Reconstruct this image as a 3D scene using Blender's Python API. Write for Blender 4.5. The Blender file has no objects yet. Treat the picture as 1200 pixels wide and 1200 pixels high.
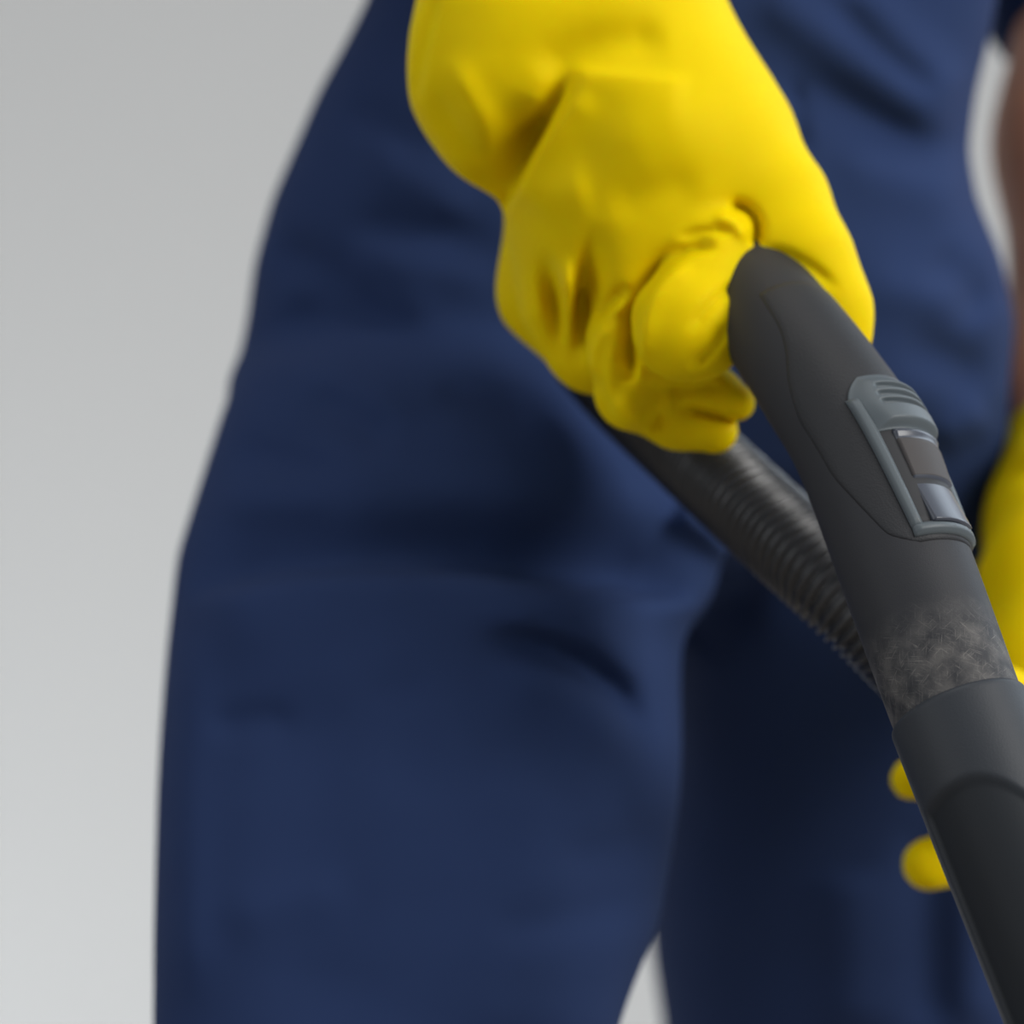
import bpy, bmesh, math, random
import numpy as np
from mathutils import Vector, Matrix

S = bpy.context.scene
COL = S.collection

# ------------------------------------------------------------------ camera, light, exposure
F = 4350.0            # focal length in pixels of a 1200 px frame
CZ = 0.85             # camera height
FOCUS = 1.24
cam_d = bpy.data.cameras.new('camera')
cam = bpy.data.objects.new('camera', cam_d); COL.objects.link(cam)
cam.location = (0, 0, CZ); cam.rotation_euler = (math.pi/2, 0, 0)
cam_d.sensor_width = 36; cam_d.lens = F/1200*36; cam_d.clip_start = 0.05
cam_d.dof.use_dof = True; cam_d.dof.focus_distance = FOCUS; cam_d.dof.aperture_fstop = 5.0
S.camera = cam
S.view_settings.view_transform = 'Standard'; S.view_settings.look = 'None'
S.view_settings.exposure = 0.0; S.view_settings.gamma = 1.0
S.view_settings.use_curve_mapping = False

w = bpy.data.worlds.new('world'); S.world = w; w.use_nodes = True
bg = w.node_tree.nodes['Background']
bg.inputs[0].default_value = (0.86, 0.92, 1.0, 1); bg.inputs[1].default_value = 0.23

def area(name, loc, target, size, energy, color=(1, 1, 1), size_y=None):
    l = bpy.data.lights.new(name, 'AREA'); l.energy = energy; l.color = color
    l.shape = 'RECTANGLE'; l.size = size; l.size_y = size_y or size
    o = bpy.data.objects.new(name, l); COL.objects.link(o)
    o.location = loc
    o.rotation_euler = (Vector(target)-Vector(loc)).to_track_quat('-Z', 'Y').to_euler()
    return o
area('right_window_light', (1.8, 0.2, 1.95), (0.15, 1.42, 0.85), 1.2, 51, (1, 0.98, 0.95))
area('ceiling_lamp_light', (0.0, 1.1, 2.65), (0.1, 1.5, 0.85), 1.2, 10, (1, 0.98, 0.95))
area('left_fill_light', (-2.2, 0.2, 1.7), (0.0, 1.5, 0.9), 1.5, 16, (0.95, 0.97, 1.0), 1.5)  # added fill from the left, stands in for bounce off the room walls
area('window_light', (1.75, 2.5, 1.95), (0.1, 1.35, 0.85), 1.1, 18, (0.76, 0.88, 1.0), 1.5)
area('wall_wash_light', (-0.80, 2.05, 0.12), (-0.80, 3.1, 0.3), 1.5, 18, (0.90, 0.95, 1.0), 0.5)  # unseen area light added low down to brighten the lower back wall

# ------------------------------------------------------------------ helpers
def P(px, py, d):
    return np.array([(px-600)/F*d, d, CZ+(600-py)/F*d])

def smooth_rows(zs, rows):
    """rows: (px_left, px_right, py, d, depth_radius) -> interpolated cx, rx, cy, ry at heights zs"""
    R = []
    for L, Rr, py, d, ry in rows:
        R.append((CZ+(600-py)/F*d, ((L+Rr)/2-600)/F*d, (Rr-L)/2/F*d, d, ry))
    R.sort(); R = np.array(R)
    zf = np.arange(R[0, 0]-0.05, R[-1, 0]+0.05, 0.002)
    out = []
    ker = np.hanning(13); ker /= ker.sum()
    for c in range(1, 5):
        v = np.interp(zf, R[:, 0], R[:, c])
        v = np.convolve(np.pad(v, 6, mode='edge'), ker, mode='valid')
        out.append(np.interp(zs, zf, v))
    return out, R[0, 0], R[-1, 0]

class SDF:
    """signed distance grid -> one smooth continuous mesh"""
    def __init__(s, xs, ys, zs):
        s.x = np.asarray(xs, np.float32); s.y = np.asarray(ys, np.float32); s.z = np.asarray(zs, np.float32)
        s.f = np.full((len(s.x), len(s.y), len(s.z)), 1.0, np.float32)
    def box(s, lo, hi):
        r = []
        for a, l, h in ((s.x, lo[0], hi[0]), (s.y, lo[1], hi[1]), (s.z, lo[2], hi[2])):
            i0 = max(0, int(np.searchsorted(a, l))-1); i1 = min(len(a), int(np.searchsorted(a, h))+1)
            r.append(slice(i0, max(i0, i1)))
        return tuple(r)
    def grid(s, sl):
        return s.x[sl[0]][:, None, None], s.y[sl[1]][None, :, None], s.z[sl[2]][None, None, :]
    def mix(s, sl, d, k, cut=False):
        f = s.f[sl]
        if f.size == 0: return
        if cut:
            h = np.clip(0.5-0.5*(f+d)/k, 0, 1)
            s.f[sl] = f*(1-h)+(-d)*h+k*h*(1-h)
        else:
            h = np.clip(0.5+0.5*(f-d)/k, 0, 1)
            s.f[sl] = f*(1-h)+d*h-k*h*(1-h)
    def cone(s, a, b, ra, rb, k=0.006, cut=False, sy=1.0):
        a = np.asarray(a, float); b = np.asarray(b, float); m = max(ra, rb)*max(1, sy)+k+0.02
        sl = s.box(np.minimum(a, b)-m, np.maximum(a, b)+m)
        X, Y, Z = s.grid(sl)
        ab = b-a; ab2 = ab.copy(); ab2[1] /= sy
        px, py_, pz = X-a[0], (Y-a[1])/sy, Z-a[2]
        t = np.clip((px*ab2[0]+py_*ab2[1]+pz*ab2[2])/max(1e-12, ab2@ab2), 0, 1)
        d = np.sqrt((px-t*ab2[0])**2+(py_-t*ab2[1])**2+(pz-t*ab2[2])**2)-(ra+(rb-ra)*t)
        s.mix(sl, d.astype(np.float32), k, cut)
    def chain(s, pts, k=0.006, cut=False, sy=1.0):
        """pts: (px, py, d, r_px)"""
        for p, q in zip(pts[:-1], pts[1:]):
            s.cone(P(*p[:3]), P(*q[:3]), p[3]/F*p[2], q[3]/F*q[2], k, cut, sy)
    def stack(s, rows, k=0.01, n=2.3):
        (cx, rx, cy, ry), z0, z1 = smooth_rows(s.z, rows)
        X, Y = s.x[:, None, None], s.y[None, :, None]
        rho = (np.abs((X-cx)/rx)**n+np.abs((Y-cy)/ry)**n)**(1/n)
        d = (rho-1)*np.minimum(rx, ry)
        zz = s.z[None, None, :]
        d = np.maximum(d, np.maximum(z0-zz, zz-z1))
        s.mix((slice(None),)*3, d.astype(np.float32), k)
    def near(s, band=0.03):
        gx, gy, gz = np.gradient(s.f, s.x, s.y, s.z)
        m = np.abs(s.f) < band
        s.idx = np.nonzero(m)
        g = np.sqrt(gx[m]**2+gy[m]**2+gz[m]**2)+1e-6
        s.ny = gy[m]/g
        X, Y, Z = s.x[s.idx[0]], s.y[s.idx[1]], s.z[s.idx[2]]
        s.Y = Y
        s.px = 600+X/Y*F; s.py = 600-(Z-CZ)/Y*F
        s.disp = np.zeros(len(X), np.float32)
    def fold(s, poly, amp, wa, wb=None, taper=0.2, dmax=9.0, front=1.5):
        """raise (amp>0) or sink (amp<0, metres) the surface along a line; wa / wb = width on either side"""
        wb = wb or wa
        poly = np.array(poly, float)
        if len(poly) > 2:                                  # round the line
            for _ in range(2):
                q = [poly[0]]
                for a, b in zip(poly[:-1], poly[1:]): q += [a*.75+b*.25, a*.25+b*.75]
                q.append(poly[-1]); poly = np.array(q)
        m = 2.6*max(wa, wb)
        lo, hi = poly.min(0)-m, poly.max(0)+m
        sel = np.nonzero((s.px > lo[0]) & (s.px < hi[0]) & (s.py > lo[1]) & (s.py < hi[1]) & (s.Y < dmax))[0]
        if len(sel) == 0: return
        px, py = s.px[sel], s.py[sel]
        best = np.full(len(sel), 1e9); side = np.zeros(len(sel)); tt = np.zeros(len(sel))
        L = np.linalg.norm(np.diff(poly, axis=0), axis=1); cum = np.concatenate([[0], np.cumsum(L)])
        for i, (a, b) in enumerate(zip(poly[:-1], poly[1:])):
            d = b-a
            t = np.clip(((px-a[0])*d[0]+(py-a[1])*d[1])/max(1e-9, d@d), 0, 1)
            ex, ey = px-a[0]-t*d[0], py-a[1]-t*d[1]
            dd = np.hypot(ex, ey); c = d[0]*(py-a[1])-d[1]*(px-a[0])
            u = dd < best
            best[u] = dd[u]; side[u] = c[u]; tt[u] = (cum[i]+t[u]*L[i])/cum[-1]
        wd = np.where(side > 0, wb, wa)
        e = np.clip(np.minimum(tt, 1-tt)/max(taper, 1e-6), 0, 1) if taper > 0 else 1.0
        e = e*e*(3-2*e) if taper > 0 else 1.0
        s.disp[sel] += amp*np.exp(-(best/wd)**2)*e*np.clip(-s.ny[sel]*front, 0, 1)
    def apply(s):
        s.f[s.idx] -= s.disp
    def mesh(s, relax=1):
        f = s.f; nx, ny, nz = f.shape
        ins = f < 0
        cs = np.zeros((nx-1, ny-1, nz-1), np.int8)
        for a in (0, 1):
            for b in (0, 1):
                for c in (0, 1):
                    cs += ins[a:nx-1+a, b:ny-1+b, c:nz-1+c]
        act = (cs > 0) & (cs < 8)
        I, J, K = np.nonzero(act); n = len(I)
        vid = np.full(act.shape, -1, np.int64); vid[I, J, K] = np.arange(n)
        acc = np.zeros((n, 3)); cnt = np.zeros(n)
        ax = (s.x.astype(float), s.y.astype(float), s.z.astype(float))
        corners = [(a, b, c) for a in (0, 1) for b in (0, 1) for c in (0, 1)]
        for p in corners:
            for q in corners:
                if sum(abs(i-j) for i, j in zip(p, q)) != 1 or p > q: continue
                f0 = f[I+p[0], J+p[1], K+p[2]].astype(float); f1 = f[I+q[0], J+q[1], K+q[2]].astype(float)
                m = (f0 < 0) != (f1 < 0)
                t = np.where(m, f0/np.where(m, f0-f1, 1), 0)
                for d, (ijk) in enumerate((I, J, K)):
                    v0, v1 = ax[d][ijk+p[d]], ax[d][ijk+q[d]]
                    acc[:, d] += np.where(m, v0+t*(v1-v0), 0)
                cnt += m
        V = acc/cnt[:, None]
        quads = []
        def q(i0, i1, i2, i3, flip):
            A = np.stack([i0, i1, i2, i3], 1)
            A[flip] = A[flip][:, ::-1]
            quads.append(A[(A >= 0).all(1)])
        e = ins[:-1, 1:-1, 1:-1] != ins[1:, 1:-1, 1:-1]; i, j, k = np.nonzero(e); j += 1; k += 1
        q(vid[i, j-1, k-1], vid[i, j, k-1], vid[i, j, k], vid[i, j-1, k], ~ins[i, j, k])
        e = ins[1:-1, :-1, 1:-1] != ins[1:-1, 1:, 1:-1]; i, j, k = np.nonzero(e); i += 1; k += 1
        q(vid[i-1, j, k-1], vid[i-1, j, k], vid[i, j, k], vid[i, j, k-1], ~ins[i, j, k])
        e = ins[1:-1, 1:-1, :-1] != ins[1:-1, 1:-1, 1:]; i, j, k = np.nonzero(e); i += 1; j += 1
        q(vid[i-1, j-1, k], vid[i, j-1, k], vid[i, j, k], vid[i-1, j, k], ~ins[i, j, k])
        Q = np.concatenate(quads)
        E = np.concatenate([Q[:, [0, 1]], Q[:, [1, 2]], Q[:, [2, 3]], Q[:, [3, 0]]])
        for r in range(relax*2):
            av = np.zeros_like(V); c = np.zeros(n)
            for a, b in ((0, 1), (1, 0)):
                for d in range(3): av[:, d] += np.bincount(E[:, a], V[E[:, b], d], n)
                c += np.bincount(E[:, a], minlength=n)
            lap = av/np.maximum(c, 1)[:, None]-V
            V = V+lap*(0.5 if r % 2 == 0 else -0.45)
        return V, Q

def link(name, me, mat, parent=None, smooth=True):
    if smooth: me.polygons.foreach_set('use_smooth', np.ones(len(me.polygons), bool))
    if mat: me.materials.append(mat)
    o = bpy.data.objects.new(name, me); COL.objects.link(o)
    if parent:
        root = parent
        while root.parent: root = root.parent
        o.parent = parent; o.matrix_parent_inverse = Matrix.Translation(root.location).inverted()
    return o

def from_arrays(name, V, Q, mat, parent=None):
    me = bpy.data.meshes.new(name)
    n, m = len(V), len(Q)
    me.vertices.add(n); me.vertices.foreach_set('co', np.asarray(V, np.float32).ravel())
    me.loops.add(m*4); me.loops.foreach_set('vertex_index', np.asarray(Q, np.int32).ravel())
    me.polygons.add(m)
    me.polygons.foreach_set('loop_start', np.arange(0, m*4, 4, dtype=np.int32))
    me.update(calc_edges=True); me.validate()
    return link(name, me, mat, parent)

def from_py(name, V, Fc, mat, parent=None, smooth=True):
    me = bpy.data.meshes.new(name)
    me.from_pydata([tuple(float(c) for c in v) for v in V], [], [tuple(int(i) for i in q) for q in Fc])
    me.update()
    return link(name, me, mat, parent, smooth)

def empty(name, loc, label, cat):
    o = bpy.data.objects.new(name, None); COL.objects.link(o)
    o.location = loc; o.empty_display_size = 0.05
    o['label'] = label; o['category'] = cat
    return o

def axis(*segs):
    """coordinates with changing step: (start, end, step), ..."""
    out = []
    for a, b, st in segs:
        n = max(1, round((b-a)/st)); out += list(a+(b-a)*np.arange(n)/n)
    out.append(segs[-1][1]); return np.array(out)

def bevel(o, width, seg=2, angle=0.6):
    b = o.modifiers.new('bevel', 'BEVEL'); b.width = width; b.segments = seg; b.limit_method = 'ANGLE'; b.angle_limit = angle
    return o

# ------------------------------------------------------------------ materials
def lin(r, g, b):
    f = lambda c: (c/255/12.92) if c/255 <= 0.04045 else ((c/255+0.055)/1.055)**2.4
    return (f(r), f(g), f(b), 1)

def mat(name, col, rough=0.5, spec=0.5, noise=None, bump=None, sheen=0.0, sss=0.0, coat=0.0, var=0.12, metallic=0.0):
    m = bpy.data.materials.new(name); m.use_nodes = True
    nt = m.node_tree; N, L = nt.nodes, nt.links
    b = N['Principled BSDF']
    b.inputs['Roughness'].default_value = rough
    b.inputs['Specular IOR Level'].default_value = spec
    b.inputs['Metallic'].default_value = metallic
    b.inputs['Sheen Weight'].default_value = sheen
    b.inputs['Coat Weight'].default_value = coat
    if sss:
        b.inputs['Subsurface Weight'].default_value = sss
        b.inputs['Subsurface Radius'].default_value = (1, 0.4, 0.05); b.inputs['Subsurface Scale'].default_value = 0.008
    tc = N.new('ShaderNodeTexCoord')
    nz = N.new('ShaderNodeTexNoise'); nz.inputs['Scale'].default_value = noise or 30; nz.inputs['Detail'].default_value = 5
    L.new(tc.outputs['Object'], nz.inputs['Vector'])
    mx = N.new('ShaderNodeMix'); mx.data_type = 'RGBA'
    mx.inputs[6].default_value = tuple(c*(1-var) for c in col[:3])+(1,)
    mx.inputs[7].default_value = tuple(min(1, c*(1+var)) for c in col[:3])+(1,)
    L.new(nz.outputs['Fac'], mx.inputs[0]); L.new(mx.outputs[2], b.inputs['Base Color'])
    if bump:
        n2 = N.new('ShaderNodeTexNoise'); n2.inputs['Scale'].default_value = bump[0]; n2.inputs['Detail'].default_value = 3
        L.new(tc.outputs['Object'], n2.inputs['Vector'])
        bp = N.new('ShaderNodeBump'); bp.inputs['Strength'].default_value = bump[1]; bp.inputs['Distance'].default_value = bump[2]
        L.new(n2.outputs['Fac'], bp.inputs['Height']); L.new(bp.outputs['Normal'], b.inputs['Normal'])
    return m

M = {}
M['wall'] = mat('wall_paint', lin(182, 182, 181), 0.9, 0.2, 3, (90, 0.05, 0.002), var=0.015)
M['floor'] = mat('floor_boards', lin(170, 160, 148), 0.5, 0.4, 6, var=0.08)
M['glove'] = mat('yellow_rubber', (0.77, 0.565, 0.0, 1), 0.65, 0.06, 60, (700, 0.10, 0.0006), sss=0.35, var=0.03)
M['navy'] = mat('navy_cotton_twill', (0.0195, 0.0375, 0.108, 1), 0.9, 0.15, 25, (1500, 0.25, 0.0008), var=0.08)
M['skin'] = mat('skin', lin(214, 148, 114), 0.5, 0.4, 40, (300, 0.1, 0.001), sss=0.15, var=0.08)
M['hair'] = mat('hair', lin(40, 30, 25), 0.6, 0.3, 80)
M['shoe'] = mat('shoe_leather', lin(35, 35, 38), 0.5, 0.4, 40)
M['grip'] = mat('soft_grip_plastic', lin(58, 59, 63), 0.62, 0.35, 60, (1800, 0.25, 0.0004), var=0.10)
M['hose'] = mat('hose_plastic', lin(40, 41, 44), 0.35, 0.5, 60)
M['frame'] = mat('grey_slider_plastic', lin(82, 90, 95), 0.5, 0.4, 80, (1500, 0.12, 0.0003), var=0.05)
M['dark'] = mat('dark_recess_plastic', lin(44, 45, 48), 0.6, 0.3, 60)
M['gloss'] = mat('glossy_valve_plastic', lin(66, 70, 80), 0.33, 0.5, 60, var=0.05)
M['collar'] = mat('collar_plastic', lin(45, 49, 55), 0.55, 0.35, 60, (1500, 0.2, 0.0004), var=0.06)
M['scoop'] = mat('collar_scoop_rubber', lin(40, 42, 44), 0.75, 0.2, 60, (1500, 0.2, 0.0004), var=0.06)
M['chrome'] = mat('chrome_tube', lin(190, 190, 192), 0.18, 0.5, 30, var=0.03, metallic=1.0)

# ------------------------------------------------------------------ setting
def slab(name, lo, hi, m):
    lo, hi = np.array(lo), np.array(hi)
    V = [(lo if a == 0 else hi)[0] for a in ()]
    V = [((lo, hi)[a][0], (lo, hi)[b][1], (lo, hi)[c][2]) for a in (0, 1) for b in (0, 1) for c in (0, 1)]
    Fc = [(0, 1, 3, 2), (4, 6, 7, 5), (0, 4, 5, 1), (2, 3, 7, 6), (0, 2, 6, 4), (1, 5, 7, 3)]
    o = from_py(name, V, Fc, m, smooth=False); o['kind'] = 'structure'; return o
WALL_Y = 3.1
slab('wall_back', (-3.0, WALL_Y, 0), (3.0, WALL_Y+0.12, 2.7), M['wall'])['label'] = 'plain light grey wall behind the cleaner'
slab('floor', (-3.0, -1.0, -0.05), (3.0, WALL_Y+0.12, 0), M['floor'])['label'] = 'pale floor under the cleaner'
slab('baseboard_back', (-3.0, WALL_Y-0.015, 0), (3.0, WALL_Y, 0.09), M['wall'])['label'] = 'low white baseboard along the wall'

# ------------------------------------------------------------------ person
person = empty('person', (0.08, 1.62, 0), 'person in navy coveralls and yellow rubber gloves leaning forward over a vacuum cleaner handle', 'person')

# right leg (image left), left leg, torso : (px left, px right, py, depth, depth radius)
R_LEG = [(430, 640, 330, 1.63, .04), (340, 700, 390, 1.61, .07), (283, 755, 430, 1.59, .086), (262, 790, 480, 1.575, .090), (238, 815, 556, 1.56, .092),
         (208, 845, 650, 1.54, .094), (203, 838, 700, 1.53, .093), (198, 800, 745, 1.52, .093), (194, 797, 800, 1.51, .092), (189, 799, 870, 1.495, .09),
         (186, 797, 930, 1.48, .088), (184, 787, 1000, 1.465, .086), (182, 773, 1080, 1.45, .084), (181, 743, 1150, 1.44, .082),
         (180, 725, 1200, 1.43, .08), (185, 690, 1400, 1.40, .078), (190, 640, 1700, 1.38, .072), (210, 600, 2100, 1.44, .072), (215, 575, 2620, 1.52, .075), (215, 570, 2900, 1.53, .075)]
L_LEG = [(850, 1050, 400, 1.66, .05), (770, 1150, 470, 1.67, .088), (760, 1168, 600, 1.68, .092), (785, 1166, 740, 1.70, .092), (780, 1180, 900, 1.73, .09), (761, 1194, 1050, 1.765, .088), (763, 1198, 1110, 1.78, .086),
         (776, 1200, 1200, 1.80, .084), (795, 1175, 1420, 1.88, .078), (805, 1130, 1700, 1.97, .073), (815, 1090, 2000, 2.07, .073), (820, 1085, 2125, 2.10, .073)]
TORSO = [(720, 990, 765, 1.71, .03), (580, 1110, 690, 1.69, .055), (350, 1176, 560, 1.65, .090), (272, 1180, 460, 1.63, .105), (290, 1186, 380, 1.63, .108), (299, 1173, 310, 1.63, .108), (320, 1141, 235, 1.63, .106),
         (344, 1132, 180, 1.63, .104), (374, 1141, 110, 1.63, .102), (402, 1154, 60, 1.63, .102), (432, 1166, 0, 1.63, .102), (450, 1175, -70, 1.635, .103),
         (450, 1180, -200, 1.65, .11), (420, 1210, -500, 1.67, .115), (370, 1250, -780, 1.69, .105), (420, 1200, -880, 1.70, .085), (560, 1060, -960, 1.70, .06)]
cv = SDF(axis((-0.30, -0.17, .008), (-0.17, 0.24, .0032), (0.24, 0.42, .008)),
         axis((1.20, 1.34, .008), (1.34, 1.70, .0034), (1.70, 2.25, .009)),
         axis((0.055, 0.60, .012), (0.60, 1.09, .0032), (1.09, 1.50, .012)))
cv.stack(TORSO, .01, 2.3)
cv.stack(R_LEG, .016, 2.0)
cv.stack(L_LEG, .012, 2.3)
# sleeves to the elbow
R_SH, R_EL, R_WR = P(385, -900, 1.70), P(430, -300, 1.62), P(690, 30, 1.385)
L_SH, L_EL, L_WR = P(1245, -900, 1.70), P(1308, -230, 1.80), P(1285, 520, 1.66)
for a, b in ((R_SH, R_EL), (L_SH, L_EL)):
    cv.cone(a, a+(b-a)*0.86, .066, .060, .03)
cv.cone(L_EL, P(1286, -28, 1.775), .060, .059, .02)
cv.near(.035)
fd = cv.fold
# bulge of cloth above the thigh and the deep crease under it
fd([(300, 590), (480, 575), (600, 562), (720, 568), (810, 600), (866, 650)], .010, 75, 55, .25)
fd([(205, 705), (260, 682), (335, 667), (480, 660), (640, 678), (760, 694), (850, 700)], -.011, 70, 7, .15)
fd([(400, 664), (520, 661), (640, 678), (760, 694), (850, 700)], -.011, 85, 9, .35)
fd([(210, 730), (335, 690), (480, 685), (640, 705), (790, 725)], .008, 20, 60, .15)
fd([(790, 590), (845, 630), (874, 660)], .014, 34, 20, .2)
fd([(795, 748), (830, 715), (872, 690), (900, 690)], -.005, 14, 40, .2)
# crescent crease on the thigh
fd([(545, 752), (620, 748), (680, 770), (730, 820), (765, 885)], -.009, 16, 22, .3)
fd([(560, 800), (640, 795), (700, 830), (745, 900)], .005, 30, 40, .3)
fd([(540, 725), (640, 722), (730, 760), (790, 840)], .004, 30, 22, .3)
# lower thigh: long soft troughs
fd([(370, 780), (380, 950), (360, 1220)], -.006, 70, 70, .2)
fd([(470, 760), (470, 860), (500, 960)], -.003, 40, 40, .3)
fd([(640, 880), (620, 1050), (600, 1250)], .006, 90, 90, .2)
fd([(230, 720), (215, 900), (220, 1200)], .004, 30, 40, .2)
fd([(240, 860), (300, 840), (360, 850)], -.003, 18, 22, .3)
fd([(640, 1000), (720, 1000), (790, 960)], -.003, 22, 30, .3)
fd([(560, 1090), (660, 1080), (760, 1040)], -.003, 25, 25, .3)
fd([(250, 1090), (330, 1050), (420, 1040)], .003, 25, 35, .3)
# hip folds
fd([(385, 272), (470, 268), (540, 280), (600, 300)], -.0045, 24, 28, .35)
fd([(400, 300), (500, 312), (600, 345)], .004, 25, 30, .3)
fd([(300, 300), (355, 300), (400, 325), (450, 385), (500, 425)], -.0042, 28, 24, .2)
fd([(330, 350), (400, 400), (460, 440)], -.003, 40, 40, .3)
fd([(430, 330), (520, 390), (620, 430)], .005, 35, 35, .3)
fd([(350, 455), (420, 490), (470, 530)], -.005, 24, 28, .3)
fd([(300, 430), (400, 445), (500, 500)], .003, 24, 24, .3)
fd([(500, 452), (570, 462), (640, 490)], -.005, 16, 20, .3)
fd([(480, 500), (600, 510), (700, 540)], .004, 40, 30, .3)
fd([(260, 520), (330, 540), (420, 560)], -.003, 20, 20, .3)
fd([(240, 580), (310, 590), (400, 580)], .003, 25, 25, .3)
fd([(420, 180), (470, 200), (560, 260)], .004, 30, 30, .3)
fd([(400, 120), (460, 150), (500, 190)], -.003, 22, 22, .3)
# belly and left hip
fd([(890, 80), (965, 108), (1045, 155), (1120, 195)], -.0055, 24, 30, .4)
fd([(880, -20), (960, 40), (1060, 105), (1130, 160)], .006, 30, 30, .2)
fd([(1000, -20), (1060, 50), (1140, 120)], .004, 24, 24, .2)
fd([(960, -10), (1030, 60), (1100, 110)], -.003, 14, 14, .2)
fd([(928, 90), (936, 130), (938, 190)], -.004, 9, 9, .2)
fd([(960, 190), (1060, 210), (1150, 240)], .004, 30, 40, .3)
fd([(1000, 330), (1070, 345), (1150, 340)], .004, 30, 30, .3)
fd([(1040, 400), (1110, 420), (1170, 470)], -.005, 30, 30, .4)
fd([(1080, 300), (1120, 330), (1160, 380)], -.004, 26, 26, .3)
fd([(1090, 520), (1130, 500), (1165, 480)], .004, 22, 22, .3)
fd([(990, 1010), (1000, 1100), (1000, 1220)], .005, 40, 40, .2)
fd([(1080, 950), (1085, 1100), (1090, 1220)], -.005, 26, 26, .2)
fd([(1140, 1000), (1140, 1100), (1140, 1220)], .006, 26, 26, .2)
cv.apply()
V, Q = cv.mesh(2)
coverall = from_arrays('coverall', V, Q, M['navy'], person)
coverall['label'] = 'navy blue work coverall with soft creases'

# body under the clothes, one continuous surface
bd = SDF(axis((-0.30, 0.52, .0085)), axis((1.22, 2.25, .0085)), axis((0.02, 1.78, .0085)))
def seg(a, b, ra, rb, k=.03, sy=1.0): bd.cone(a, b, ra, rb, k, sy=sy)
HIP = np.array([0.065, 1.635, 0.93]); CH = np.array([0.08, 1.67, 1.27])
seg(HIP, CH, .085, .095, .04); seg(CH, CH+[0, .01, .10], .095, .06, .04)
seg(R_SH, L_SH, .045, .045, .04)
seg(CH+[0, 0.01, .15], CH+[0, -.005, .25], .05, .048, .03)
HD = CH+np.array([0, -.02, .35])
seg(HD+[0, .02, .035], HD+[0, .0, -.03], .082, .066, .03, 1.15); seg(HD+[0, -.04, -.06], HD+[0, -.055, -.075], .045, .035, .03)
seg(HD+[0, -.095, .0], HD+[0, -.112, -.025], .010, .014, .015)                       # nose
for sx in (-1, 1):
    seg(HD+[sx*.076, .015, .012], HD+[sx*.078, .02, -.02], .012, .009, .01, 1.4)     # ears
    bd.cone(HD+[sx*.03, -.108, .012], HD+[sx*.034, -.108, .012], .012, .012, .01, True)   # eye sockets
    seg(HD+[sx*.032, -.083, .012], HD+[sx*.032, -.084, .012], .011, .011, .004)
seg(HD+[-.02, -.094, -.058], HD+[.02, -.094, -.058], .007, .007, .01)
seg(R_SH, R_EL, .05, .042); seg(R_EL, R_WR, .044, .030)
seg(L_SH, L_EL, .05, .042); L_CUFF = P(1272, 470, 1.665)
seg(L_EL, P(1281, 170, 1.73), .043, .0405); seg(P(1281, 170, 1.73), L_CUFF, .0405, .034); seg(L_CUFF, P(1262, 700, 1.53), .031, .022)
def row_pt(rows, i):
    L, Rr, py, d, ry = rows[i]; return P((L+Rr)/2, py, d)
for rows, idx in ((R_LEG, (5, 9, 14, 16, 17, 19)), (L_LEG, (3, 5, 7, 9, 10, 11))):
    pts = [row_pt(rows, i) for i in idx]; rad = (.050, .050, .048, .045, .042, .036)
    seg(HIP, pts[0], .065, .050)
    for i in range(5): seg(pts[i], pts[i+1], rad[i], rad[i+1])
    an = pts[-1]; ft = np.array([an[0], an[1], .05])
    seg(an, ft, .036, .036, .02); seg(ft, ft+[0, -.14, -.01], .034, .026, .02)
V, Q = bd.mesh(2)
from_arrays('body', V, Q, M['skin'], person)['label'] = 'bare brown skin of the forearm and head'
hr = SDF(axis((-.08, .24, .007)), axis((1.5, 1.85, .007)), axis((1.5, 1.78, .007)))
hr.cone(HD+[0, .028, .045], HD+[0, .035, -.02], .088, .078, .02, sy=1.15)
hr.cone(HD+[0, -.11, -.03], HD+[0, -.10, -.10], .085, .085, .015, True)
V, Q = hr.mesh(2); from_arrays('hair', V, Q, M['hair'], person)
for rows in (R_LEG, L_LEG):
    an = row_pt(rows, -1); sh = SDF(axis((an[0]-.09, an[0]+.09, .006)), axis((an[1]-.26, an[1]+.12, .006)), axis((-.012, .16, .006)))
    b = np.array([an[0], an[1], .052])
    sh.cone(b+[0, .02, .03], b+[0, .03, 0], .046, .046, .02); sh.cone(b+[0, .02, -.005], b+[0, -.16, -.012], .048, .042, .03)
    X, Y, Z = sh.grid((slice(None),)*3); sh.f = np.maximum(sh.f, 0.001-Z+0*X+0*Y).astype(np.float32)
    V, Q = sh.mesh(1); from_arrays('shoe', V, Q, M['shoe'], person)

# ---- glove on the right hand (image left): a fist closed on the handle
g = SDF(axis((-0.07, 0.16, .0014)), axis((1.28, 1.50, .0016)), axis((0.835, 1.10, .0014)))
g.chain([(620, -170, 1.425, 118), (655, -50, 1.405, 142), (695, 60, 1.395, 158), (770, 190, 1.385, 150)], .012)
g.chain([(625, -40, 1.40, 108), (605, 60, 1.385, 108), (596, 110, 1.38, 98)], .020)                    # loose wrist bulge
g.chain([(575, 95, 1.38, 84), (594, 146, 1.38, 70)], .012)
g.chain([(770, 190, 1.385, 150), (755, 270, 1.385, 145)], .02)                                         # back of the hand
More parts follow.
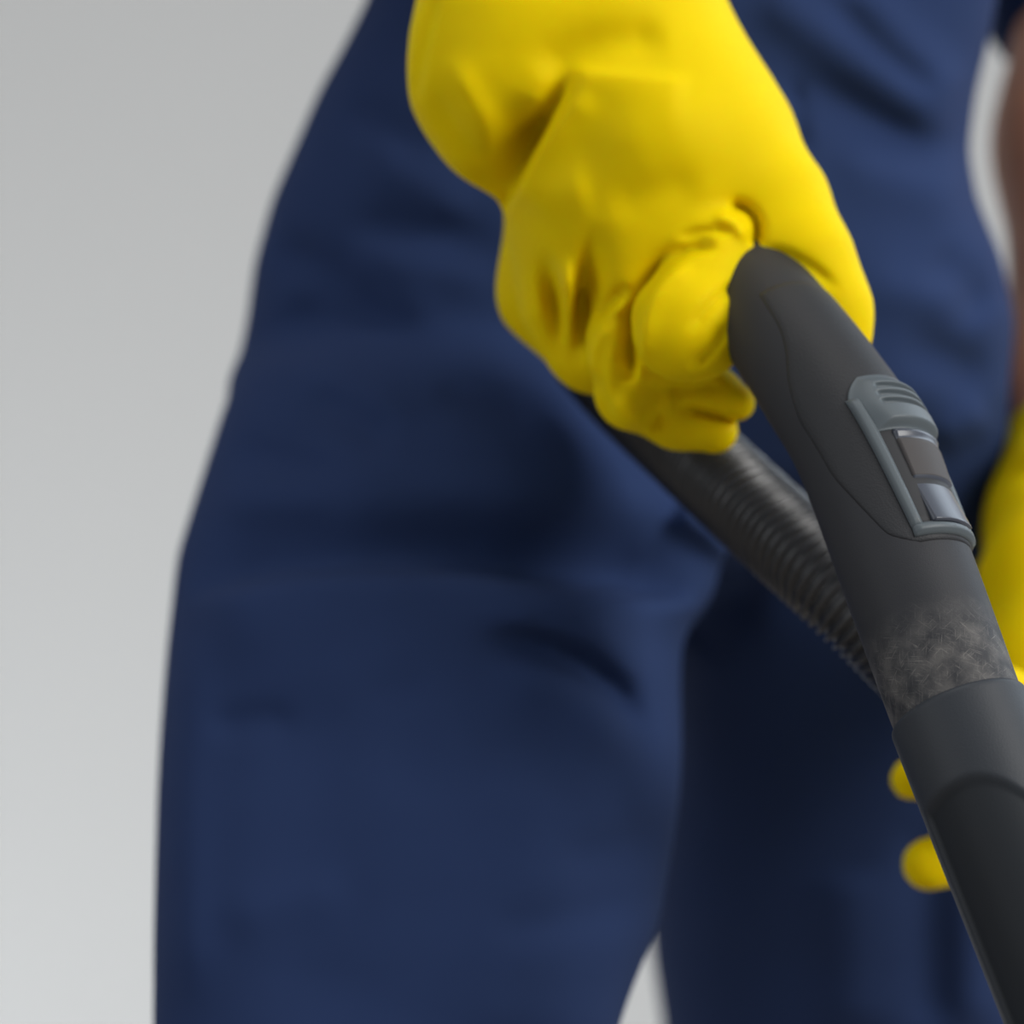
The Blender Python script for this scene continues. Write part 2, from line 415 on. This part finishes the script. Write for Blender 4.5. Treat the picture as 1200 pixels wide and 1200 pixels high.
# little, ring, middle, index fingers
g.chain([(672, 250, 1.425, 82), (662, 340, 1.422, 72), (690, 395, 1.415, 45), (770, 420, 1.405, 30)], .012)
g.chain([(690, 260, 1.395, 90), (690, 360, 1.390, 72), (700, 405, 1.39, 50), (790, 450, 1.385, 32)], .010)
g.chain([(745, 270, 1.365, 75), (748, 400, 1.360, 56), (744, 455, 1.360, 47)], .007)
g.chain([(742, 462, 1.366, 42), (795, 490, 1.376, 35), (838, 505, 1.374, 27)], .005)
g.chain([(825, 300, 1.352, 64), (797, 376, 1.335, 54), (797, 393, 1.333, 53)], .005)
g.chain([(835, 300, 1.352, 60), (818, 376, 1.334, 53), (820, 393, 1.333, 52)], .005)
g.chain([(785, 435, 1.368, 42), (840, 460, 1.370, 28), (863, 472, 1.368, 22)], .003)
# thumb lying along the far side of the handle
g.chain([(855, 205, 1.375, 80), (905, 245, 1.365, 60), (945, 305, 1.350, 47), (975, 365, 1.345, 38), (985, 400, 1.342, 32)], .014)
g.near(.02)
def gf(poly, amp, *a): g.fold(poly, amp*GA, *a)
GA = 0.85
gf([(674, 82), (640, 140), (615, 185), (590, 236), (570, 285), (555, 320)], -.016, 5, 14, .25)
gf([(650, 124), (616, 182), (588, 240), (570, 280)], -.022, 5, 36, .25)
gf([(514, -10), (494, 70), (486, 125)], -.003, 6, 8, .2)                     # deep wrist crease
gf([(690, 100), (655, 150), (628, 195), (605, 245)], .003, 25, 8, .2)
gf([(660, 84), (740, 92), (815, 100)], .0035, 10, 40, .2)
gf([(630, 100), (675, 55), (790, 45)], -.005, 26, 22, .25)
gf([(520, 60), (555, 125), (584, 172)], .003, 18, 12, .4)
gf([(498, 90), (525, 140), (560, 185), (590, 205)], -.004, 12, 20, .4)
gf([(636, 285), (648, 335), (658, 390), (662, 430)], -.014, 7, 13, .5)
gf([(698, 255), (686, 320), (676, 390), (672, 440)], -.015, 20, 9, .5)
gf([(662, 290), (664, 350), (666, 420)], .004, 8, 8, .3)
gf([(668, 300), (668, 350), (668, 420)], .003, 10, 10, .3)
gf([(738, 332), (715, 355), (698, 378)], -.0055, 7, 8, .3)
gf([(745, 345), (715, 375), (690, 415), (700, 450)], .004, 8, 9, .2)
gf([(738, 360), (715, 378), (704, 388)], -.003, 5, 5, .3)
gf([(735, 370), (715, 410), (712, 480)], .003, 10, 12, .3)
gf([(742, 452), (740, 400), (748, 350), (775, 310), (808, 294), (845, 288)], -.0075, 14, 5, .12)    # crease round the index finger
gf([(742, 452), (741, 400), (748, 352)], -.006, 10, 4, .1)
gf([(752, 440), (750, 400), (760, 355), (785, 322), (818, 308)], .003, 6, 14, .2)
gf([(745, 452), (800, 456), (850, 450)], -.003, 6, 9, .2)                    # under the index knuckle
gf([(735, 432), (745, 440)], .005, 9, 9, .0)
gf([(852, 238), (876, 244), (889, 262), (884, 292)], -.006, 7, 6, .15)                     # web of the thumb
gf([(835, 250), (865, 262), (872, 285)], .003, 7, 7, .25)
gf([(876, 325), (838, 350), (805, 395)], -.0025, 5, 7, .3)
gf([(852, 375), (835, 410), (805, 436)], -.004, 6, 8, .3)
gf([(885, 290), (935, 300), (990, 345)], -.0025, 6, 8, .3)
gf([(790, 280), (830, 268), (865, 272)], -.003, 5, 6, .3)
gf([(770, 448), (772, 480), (764, 515)], -.006, 7, 20, .3)
gf([(790, 478), (835, 487), (880, 498)], -.005, 5, 6, .3)
gf([(712, 470), (735, 480), (752, 505)], .004, 14, 14, .3)
gf([(700, 440), (706, 470), (722, 500)], -.003, 7, 7, .3)
gf([(620, 260), (640, 230), (700, 220)], .003, 30, 30, .3)
gf([(710, 250), (760, 225), (830, 215)], -.002, 22, 22, .3)
gf([(690, 190), (760, 150), (860, 135)], .003, 40, 50, .4)
g.apply()
V, Q = g.mesh(1)
from_arrays('rubber_glove', V, Q, M['glove'], person)['label'] = 'yellow rubber glove closed in a fist on the dark handle, wrinkled at the wrist'

# ---- glove on the left hand (right edge of the frame), holding the hose
h = SDF(axis((0.10, 0.36, .0025)), axis((1.33, 1.74, .003)), axis((0.68, 0.92, .0025)))
h.chain([(1284, 505, 1.665, 110), (1272, 620, 1.59, 112), (1255, 700, 1.53, 105), (1250, 820, 1.47, 100)], .012)
h.chain([(1250, 820, 1.47, 100), (1235, 930, 1.455, 85)], .02)
h.chain([(1215, 860, 1.44, 50), (1170, 830, 1.415, 44), (1130, 800, 1.405, 34)], .010)                 # thumb
for y0, y1, x1, r in ((850, 905, 1068, 25), (905, 1005, 1088, 31), (965, 1050, 1175, 28), (1020, 1100, 1215, 26)):
    h.chain([(1265, y0, 1.475, 44), (1190, (y0+y1)/2+10, 1.492, r+10), (1120 + (x1-1068), y1-6, 1.47, r+4), (x1, y1+8, 1.44, r)], .006)
h.cone(P(1275, 400, 1.69), P(1279, 466, 1.668), .05, .05, .003, True)
h.near(.02)
h.fold([(1150, 585), (1175, 560), (1215, 550), (1290, 555)], -.006, 10, 12, .1)
h.fold([(1160, 530), (1200, 520), (1290, 525)], .004, 14, 14, .1)
h.apply()
V, Q = h.mesh(1)
from_arrays('rubber_glove', V, Q, M['glove'], person)['label'] = 'yellow rubber glove at the right edge, fingertips showing behind the tube'

# ------------------------------------------------------------------ vacuum cleaner
AX = np.array([0.30, -0.407, -0.86]); AX /= np.linalg.norm(AX)
C0 = P(1122, 832, 1.24)
head_len = (C0[2]-0.06)/0.862
vac_base = C0+AX*head_len
vac = empty('vacuum_cleaner', (vac_base[0], vac_base[1], 0), 'dark grey vacuum cleaner wand with grey slider and ribbed hose held in a yellow glove', 'vacuum cleaner')

ctrl = [(700, 392, 1.452, 17.0), (735, 352, 1.437, 17.5), (785, 326, 1.415, 18.2), (835, 322, 1.385, 18.8), (880, 342, 1.352, 19.8), (919, 391, 1.325, 21.2), (966, 457, 1.303, 22.4),
        (1010, 530, 1.285, 23.0), (1066, 678, 1.262, 22.9), (1122, 832, 1.240, 22.3)]
CP = [P(*c[:3]) for c in ctrl]+[C0+AX*.015]; CR = [c[3]*1e-3 for c in ctrl]+[.022]

def spline(pts, rad, step):
    pts = [np.asarray(p, float) for p in pts]; rad = list(rad)
    pts = [2*pts[0]-pts[1]]+pts+[2*pts[-1]-pts[-2]]; rad = [rad[0]]+rad+[rad[-1]]
    out, ro = [], []
    for i in range(1, len(pts)-2):
        p0, p1, p2, p3 = pts[i-1:i+3]
        for t in np.linspace(0, 1, 40, endpoint=False):
            out.append(.5*((2*p1)+(-p0+p2)*t+(2*p0-5*p1+4*p2-p3)*t*t+(-p0+3*p1-3*p2+p3)*t**3))
            ro.append(rad[i]+(rad[i+1]-rad[i])*t)
    out.append(pts[-2]); ro.append(rad[-2])
    out, ro = np.array(out), np.array(ro)
    s_ = np.concatenate([[0], np.cumsum(np.linalg.norm(np.diff(out, axis=0), axis=1))])
    n = max(2, int(s_[-1]/step)); ss = np.linspace(0, s_[-1], n+1)
    c = np.stack([np.interp(ss, s_, out[:, d]) for d in range(3)], 1); r = np.interp(ss, s_, ro)
    for _ in range(3): r[1:-1] = (r[:-2]+r[1:-1]*2+r[2:])/4
    T = np.gradient(c, axis=0); T /= np.linalg.norm(T, axis=1)[:, None]
    return ss, c, r, T

def frames(T, ref, start=-1):
    """rotation-minimising normals, starting from ref at index start"""
    n = len(T); N = np.zeros_like(T)
    i0 = start % n
    v = ref-T[i0]*(ref@T[i0]); N[i0] = v/np.linalg.norm(v)
    for i in list(range(i0+1, n)):
        v = N[i-1]-T[i]*(N[i-1]@T[i]); N[i] = v/np.linalg.norm(v)
    for i in range(i0-1, -1, -1):
        v = N[i+1]-T[i]*(N[i+1]@T[i]); N[i] = v/np.linalg.norm(v)
    return N, np.cross(T, N)

def tube(name, c, r, T, N, B, nth, m, parent, caps=True, uv=None, rfun=None):
    th = np.linspace(0, 2*np.pi, nth, endpoint=False)
    R = np.repeat(r[:, None], nth, 1)
    if rfun is not None: R = R+rfun(np.arange(len(r))[:, None], th[None, :])
    V = c[:, None, :]+R[..., None]*(np.cos(th)[None, :, None]*N[:, None, :]+np.sin(th)[None, :, None]*B[:, None, :])
    n = len(r); Fc = []
    for i in range(n-1):
        for j in range(nth):
            k = (j+1) % nth
            Fc.append((i*nth+j, i*nth+k, (i+1)*nth+k, (i+1)*nth+j))
    if caps:
        Fc.append(tuple(range(nth-1, -1, -1))); Fc.append(tuple((n-1)*nth+j for j in range(nth)))
    o = from_py(name, V.reshape(-1, 3), Fc, m, parent)
    return o

ss, hc, hr_, hT = spline(CP, CR, .0012)
hN, hB = frames(hT, np.array([0, -1.0, 0]), -1)
if hB[-1][0] < 0: hB = -hB; FLIP = True
else: FLIP = False
# position along the handle measured in mm upward from the collar lip
S0 = ss[np.argmin(np.linalg.norm(hc-C0, axis=1))]
def HP(u, th, lift):
    """u: mm up the handle from the collar lip, th: degrees (0 faces the camera, 90 right), lift: mm off the surface"""
    s_ = S0-np.asarray(u, float)*1e-3
    c = np.stack([np.interp(s_, ss, hc[:, d]) for d in range(3)], -1)
    N = np.stack([np.interp(s_, ss, hN[:, d]) for d in range(3)], -1); B = np.stack([np.interp(s_, ss, hB[:, d]) for d in range(3)], -1)
    r = np.interp(s_, ss, hr_)+np.asarray(lift, float)*1e-3
    t = np.radians(np.asarray(th, float))
    return c+r[..., None]*(np.cos(t)[..., None]*N+np.sin(t)[..., None]*B)
def proj(p): return 600+p[..., 0]/p[..., 1]*F, 600-(p[..., 2]-CZ)/p[..., 1]*F
_U, _T = np.meshgrid(np.arange(-90, 200, 1.0), np.arange(-88, 89, 1.0), indexing='ij')
_PX, _PY = proj(HP(_U, _T, np.zeros_like(_U)))
def UT(px, py):
    k = np.argmin((_PX-px)**2+(_PY-py)**2); return _U.flat[k], _T.flat[k]

def grip_material():
    m = mat('worn_grip_plastic', lin(43, 44, 48), 0.6, 0.3, 60, (1800, 0.22, 0.0004), var=0.08)
    nt = m.node_tree; N, L = nt.nodes, nt.links; b = N['Principled BSDF']
    uv = N.new('ShaderNodeUVMap'); uv.uv_map = 'along'
    sp = N.new('ShaderNodeSeparateXYZ'); L.new(uv.outputs[0], sp.inputs[0])
    rng = N.new('ShaderNodeMapRange'); rng.inputs[1].default_value = 0.034; rng.inputs[2].default_value = 0.016
    L.new(sp.outputs[0], rng.inputs[0])
    tot = None
    for rot, sc, seed in ((0.5, (520, 30, 1), 0), (-0.45, (560, 26, 1), 4), (1.2, (620, 34, 1), 9), (2.2, (520, 30, 1), 13)):
        m0 = N.new('ShaderNodeMapping'); m0.inputs['Rotation'].default_value = (0, 0, rot)
        mp = N.new('ShaderNodeMapping'); mp.inputs['Scale'].default_value = sc; mp.inputs['Location'].default_value = (seed, seed*2, 0)
        L.new(uv.outputs[0], m0.inputs[0]); L.new(m0.outputs[0], mp.inputs[0])
        nz = N.new('ShaderNodeTexNoise'); nz.inputs['Scale'].default_value = 4; nz.inputs['Detail'].default_value = 3; nz.inputs['Roughness'].default_value = 0.6
        L.new(mp.outputs[0], nz.inputs['Vector'])
        r2 = N.new('ShaderNodeMapRange'); r2.inputs[1].default_value = 0.60; r2.inputs[2].default_value = 0.74
        L.new(nz.outputs['Fac'], r2.inputs[0])
        if tot is None: tot = r2.outputs[0]
        else:
            ad = N.new('ShaderNodeMath'); ad.operation = 'MAXIMUM'
            L.new(tot, ad.inputs[0]); L.new(r2.outputs[0], ad.inputs[1]); tot = ad.outputs[0]
    big = N.new('ShaderNodeTexNoise'); big.inputs['Scale'].default_value = 120; big.inputs['Detail'].default_value = 4
    L.new(uv.outputs[0], big.inputs['Vector'])
    r3 = N.new('ShaderNodeMapRange'); r3.inputs[1].default_value = 0.38; r3.inputs[2].default_value = 0.65; L.new(big.outputs['Fac'], r3.inputs[0])
    ad = N.new('ShaderNodeMath'); ad.operation = 'MULTIPLY_ADD'; ad.inputs[1].default_value = 0.5
    L.new(r3.outputs[0], ad.inputs[0]); L.new(tot, ad.inputs[2])
    mu = N.new('ShaderNodeMath'); mu.operation = 'MULTIPLY'; mu.use_clamp = True
    L.new(ad.outputs[0], mu.inputs[0]); L.new(rng.outputs[0], mu.inputs[1])
    mu2 = N.new('ShaderNodeMath'); mu2.operation = 'MULTIPLY'; mu2.inputs[1].default_value = 0.5; L.new(mu.outputs[0], mu2.inputs[0])
    mx = N.new('ShaderNodeMix'); mx.data_type = 'RGBA'
    old = b.inputs['Base Color'].links[0].from_socket
    L.new(mu2.outputs[0], mx.inputs[0]); L.new(old, mx.inputs[6]); mx.inputs[7].default_value = lin(142, 138, 133)
    L.new(mx.outputs[2], b.inputs['Base Color'])
    return m

# handle shell : runs from the hose end through the fist to just inside the collar
hand_o = tube('handle', hc, hr_, hT, hN, hB, 72, grip_material(), vac)
hand_o['label'] = 'curved dark grey plastic handle, scratched above the collar'
me = hand_o.data; uvl = me.uv_layers.new(name='along')
co = np.empty(len(me.vertices)*3, np.float32); me.vertices.foreach_get('co', co)
vi = np.empty(len(me.loops), np.int32); me.loops.foreach_get('vertex_index', vi)
ring, jj = vi//72, vi % 72
uvs = np.stack([(S0-ss[ring]), np.where(jj > 36, jj-72, jj)/72*2*np.pi*.0225], 1).astype(np.float32)
uvl.data.foreach_set('uv', uvs.ravel())

def hfield(name, uvfun, liftfun, nu, nv, m, parent, base=-1.5):
    """solid plate on the handle : uvfun(a, b)->(u, th), liftfun(a, b)->mm, sides go down to base"""
    a, b = np.meshgrid(np.linspace(0, 1, nu), np.linspace(0, 1, nv), indexing='ij')
    u, th = uvfun(a, b); l = liftfun(a, b)
    l = np.broadcast_to(l, a.shape)
    top = HP(u, th, l).reshape(-1, 3); bot = HP(u, th, np.full(a.shape, base)).reshape(-1, 3)
    Fc = []; n = nu*nv; I = lambda i, j: i*nv+j
    for i in range(nu-1):
        for j in range(nv-1):
            Fc.append((I(i, j), I(i, j+1), I(i+1, j+1), I(i+1, j)))
            Fc.append((n+I(i, j), n+I(i+1, j), n+I(i+1, j+1), n+I(i, j+1)))
    edge = [(i, 0) for i in range(nu)]+[(nu-1, j) for j in range(1, nv)]+[(i, nv-1) for i in range(nu-2, -1, -1)]+[(0, j) for j in range(nv-2, 0, -1)]
    for p, q in zip(edge, edge[1:]+edge[:1]):
        Fc.append((I(*p), n+I(*p), n+I(*q), I(*q)))
    o = from_py(name, np.concatenate([top, bot]), Fc, m, parent)
    bm = bmesh.new(); bm.from_mesh(o.data); bmesh.ops.recalc_face_normals(bm, faces=bm.faces); bm.to_mesh(o.data); bm.free()
    return o
def quadmap(c00, c01, c10, c11):
    c00, c01, c10, c11 = map(np.array, (c00, c01, c10, c11))
    def f(a, b):
        p = [(1-a)*(1-b)*c00[i]+(1-a)*b*c01[i]+a*(1-b)*c10[i]+a*b*c11[i] for i in (0, 1)]
        return p[0], p[1]
    return f
def ss01(x): x = np.clip(x, 0, 1); return x*x*(3-2*x)
def rim(a, b, wa=.12, wb=.12): return np.minimum(ss01(np.minimum(a, 1-a)/wa), ss01(np.minimum(b, 1-b)/wb))

# soft inlay with a fine raised line round it
inl = [UT(*p) for p in ((889, 345), (914, 384), (921, 413), (924, 457), (936, 495), (976, 559), (1017, 603), (1043, 631), (1062, 639))]
iu = np.array([p[0] for p in inl]); it = np.array([p[1] for p in inl])
def left_edge(u):
    o = np.argsort(iu); return sum(np.interp(u+k, iu[o], it[o]) for k in (-4, -2, 0, 2, 4))/5
u_lo, u_hi = iu[8]+1, iu[0]
TH_C = 55.0
def inlay_map(a, b):
    u = u_lo-1.0+(u_hi-u_lo+1.0)*a
    le = left_edge(u)
    corner = 30*np.clip(1-(u-(u_lo-1.0))/7.0, 0, 1)**2
    le = le+corner*0.5
    return u, le+(2*TH_C-2*le)*b
inlay = hfield('grip_inlay', inlay_map, lambda a, b: 0.4*rim(a, b, .02, .03), 70, 60, None, vac, -.6)
def inlay_material():
    m = mat('textured_inlay', lin(43, 44, 47), 0.58, 0.3, 60, None, var=0.08)
    nt = m.node_tree; N, L = nt.nodes, nt.links; b = N['Principled BSDF']
    tc = N.new('ShaderNodeTexCoord'); vo = N.new('ShaderNodeTexVoronoi'); vo.inputs['Scale'].default_value = 1300
    L.new(tc.outputs['Object'], vo.inputs['Vector'])
    bp = N.new('ShaderNodeBump'); bp.inputs['Strength'].default_value = 0.22; bp.inputs['Distance'].default_value = 0.0004
    L.new(vo.outputs['Distance'], bp.inputs['Height']); L.new(bp.outputs['Normal'], b.inputs['Normal'])
    return m
inlay.data.materials.append(inlay_material()); inlay['label'] = 'soft textured inlay on the handle'

# suction slider : frame (two rails, lower bar), ribbed thumb pad, recess, valve
slider = bpy.data.objects.new('suction_slider', None); COL.objects.link(slider); slider.empty_display_size = .02; slider.parent = vac
fu1, ft1 = UT(992, 470); fu0, ft0 = UT(1068, 616)
def sym(t): return 2*TH_C-t
rail_w = 9.5
for sgn in (0, 1):
    mp = (lambda t: t) if sgn == 0 else sym
    o = hfield('slider_rail', quadmap((fu0-2, mp(ft0-1)), (fu0-2, mp(ft0+rail_w)), (fu1, mp(ft1-1)), (fu1, mp(ft1+rail_w+2))),
               lambda a, b: 1.0+1.6*rim(a, b, .05, .3), 30, 9, M['frame'], slider)
o = hfield('slider_bar', quadmap((fu0-4.8, ft0-1), (fu0-4.8, sym(ft0-1)), (fu0, ft0-1), (fu0, sym(ft0-1))), lambda a, b: 1.0+1.6*rim(a, b, .35, .05), 9, 40, M['frame'], slider)
hfield('slider_recess', quadmap((fu0-2, ft0+2), (fu0-2, sym(ft0+2)), (fu1, ft1+2), (fu1, sym(ft1+2))), lambda a, b: .6+0*a, 12, 30, M['dark'], slider)
pu1 = fu1+6.5; pu0 = fu1-13.5
def pad_map(a, b):
    u = pu0+(pu1-pu0)*a
    half = (TH_C-ft1)*np.sqrt(np.clip(1-0.55*np.clip((a-.5)/.5, 0, 1)**2.2, 0, 1))*(0.80+.2*ss01(a/.5))
    return u, TH_C+half*(2*b-1)
def pad_lift(a, b):
    l = 1.0+(3.2-1.2*a)*np.minimum(ss01(np.minimum(a/.16, (1-a)/.22)), ss01(np.minimum(b, 1-b)/.22))
    gsum = 0
    for k in (0, 1, 2):
        ac = .44+.15*k
        gsum = np.maximum(gsum, np.exp(-((a-ac)/.042)**4)*ss01((np.minimum(b, 1-b)-.20)/.06))
    return l-1.8*gsum
hfield('slider_pad', pad_map, pad_lift, 90, 70, M['frame'], slider)['label'] = 'grey thumb pad with three grooves'
# valve block inside the frame : lip, sloping face, lower face
vu0, vu1 = fu0-.3, pu0+2.0
va1, va0 = UT(1050, 530)[1]+3, UT(1082, 600)[1]+4
def valve_map(a, b):
    u = vu0+(vu1-vu0)*a; t0 = va0+(va1-va0)*a
    return u, t0+(sym(t0)-t0)*b
def valve_lift(a, b):
    prof = np.interp(a, [0, .02, .43, .455, .47, .82, .86, .92, .95, 1.0], [2.9, 2.9, .4, .4, 1.6, 2.0, 1.5, 2.4, .9, .8])
    return prof*ss01(np.minimum(b, 1-b)/.03+.3)
valve = hfield('slider_valve', valve_map, valve_lift, 60, 40, M['gloss'], slider); valve['label'] = 'glossy dark valve in the slider opening'

valve.data.materials.append(mat('matte_valve_plastic', lin(70, 67, 67), 0.6, 0.2, 60, var=0.05))
for p in valve.data.polygons:
    k = p.index//2
    if p.index < 59*39*2 and 28 <= k//39 <= 49: p.material_index = 1

# collar : sleeve slipped over the tube, with a long scooped recess
n = 200; cu = np.linspace(0, .19, n)
cc = C0[None, :]+AX[None, :]*cu[:, None]; cT = np.repeat(AX[None, :], n, 0)
cN, cB = frames(cT, np.array([0, -1.0, 0]), 0)
if cB[0][0] < 0: cB = -cB
def collar_pt(u, th, r):
    t = np.radians(th); return C0+AX*u+r*(math.cos(t)*cN[0]+math.sin(t)*cB[0])
cr = .0238-.0012*np.clip((cu-.05)/.14, 0, 1)
cr[0] = .0226; cr[1] = .0236
SC_U, SC_T = .0285, -16.0
def scoop(i, th):
    u = cu[i]; d = (np.degrees(th)+180) % 360-180
    x = (d-SC_T)/60.0
    top = SC_U+np.where(x > -.1, .022, .003)*(x+.1)**2
    return ss01((u-top)/.0055)*ss01((1-np.abs(x))/.09)
nth = 200
tho = np.linspace(0, 2*np.pi, nth, endpoint=False)
col_o = tube('collar', cc, cr, cT, cN, cB, nth, None, vac, True, None, lambda i, th: -.0016*scoop(i, th))
col_o['label'] = 'dark collar sleeve on the tube with a scooped recess'
# the scoop is moulded in a darker matte rubber; a per-vertex mask separates the two
me = col_o.data
at = me.attributes.new('scoop', 'FLOAT', 'POINT')
at.data.foreach_set('value', scoop(np.arange(n)[:, None], tho[None, :]).astype(np.float32).ravel())
cm = mat('collar_two_tone', lin(45, 49, 55), 0.55, 0.35, 60, (1500, 0.2, 0.0004), var=0.06)
_N, _L = cm.node_tree.nodes, cm.node_tree.links
_a = _N.new('ShaderNodeAttribute'); _a.attribute_name = 'scoop'
_m = _N.new('ShaderNodeMix'); _m.data_type = 'RGBA'; _b = _N['Principled BSDF']
_L.new(_a.outputs['Fac'], _m.inputs[0]); _L.new(_b.inputs['Base Color'].links[0].from_socket, _m.inputs[6]); _m.inputs[7].default_value = lin(41, 44, 48)
_L.new(_m.outputs[2], _b.inputs['Base Color'])
_r = _N.new('ShaderNodeMapRange'); _r.inputs[3].default_value = 0.35; _r.inputs[4].default_value = 0.12
_L.new(_a.outputs['Fac'], _r.inputs[0]); _L.new(_r.outputs[0], _b.inputs['Specular IOR Level'])
me.materials.append(cm)
# telescopic tube and floor head, below the frame
def straight(name, u0, u1, r, m, k=2):
    uu = np.linspace(u0, u1, k); c = C0[None, :]+AX[None, :]*uu[:, None]; T = np.repeat(AX[None, :], k, 0)
    N_, B_ = frames(T, np.array([0, -1.0, 0]), 0)
    return tube(name, c, np.full(k, r), T, N_, B_, 40, m, vac)
straight('extension_tube', .17, head_len-.02, .0165, M['chrome'])
fh = vac_base
neck = spline([C0+AX*(head_len-.08), fh+np.array([0, -.0, .0]), fh+np.array([.03, -.07, -.025])], [.02, .021, .02], .006)
tube('head_neck', neck[1], neck[2], neck[3], *frames(neck[3], np.array([1.0, 0, 0]), 0), 28, M['collar'], vac)
fl = SDF(axis((fh[0]-.17, fh[0]+.23, .005)), axis((fh[1]-.17, fh[1]+.04, .005)), axis((-.01, .08, .005)))
fl.cone(fh+np.array([-.09, -.09, -.035]), fh+np.array([.15, -.09, -.035]), .028, .028, .015, sy=1.7)
fl.cone(fh+np.array([.03, -.08, -.03]), fh+np.array([.03, -.03, -.03]), .034, .03, .02)
X, Y, Z = fl.grid((slice(None),)*3); fl.f = np.maximum(fl.f, .001-Z+0*X+0*Y).astype(np.float32)
V, Q = fl.mesh(1); from_arrays('floor_head', V, Q, M['dark'], vac)

# hose : swivel behind the fist, ribbed tube down past the thigh to the left hand and on to the floor
def hose_part(name, pts, step, r, pitch=None, nth=28):
    s_, c, rr, T = spline(pts, [r]*len(pts), step)
    N_, B_ = frames(T, np.array([0, -1.0, 0.1]), 0)
    if pitch: rr = rr+.0013*np.cos(2*np.pi*s_/pitch)
    return tube(name, c, rr, T, N_, B_, nth, M['hose'], vac)
hp = [(722, 362, 1.444), (694, 385, 1.456), (693, 412, 1.460), (737, 461, 1.450), (810, 530, 1.425), (887, 601, 1.385), (1000, 705, 1.355), (1110, 815, 1.37), (1190, 905, 1.42), (1255, 1010, 1.45)]
HPTS = [P(*p) for p in hp]
sw = hose_part('hose_swivel', HPTS[:3], .002, .0192, None, 40)
hose = hose_part('hose', HPTS[2:]+[np.array([.245, 1.40, .60]), np.array([.30, 1.38, .40]), np.array([.40, 1.42, .16]), np.array([.56, 1.52, .035]), np.array([.85, 1.62, .0195]), np.array([1.4, 1.7, .0195])], .0007, .0164, .0040, 26)
hose['label'] = 'black ribbed vacuum hose hanging behind the handle'

# small connector ring where the hose meets the handle
rs, rc, rr, rT = spline([HPTS[1], (HPTS[1]+HPTS[2])/2, HPTS[2]], [.0205]*3, .002)
tube('hose_ring', rc, rr, rT, *frames(rT, np.array([0, -1.0, 0.1]), 0), 40, M['collar'], vac)
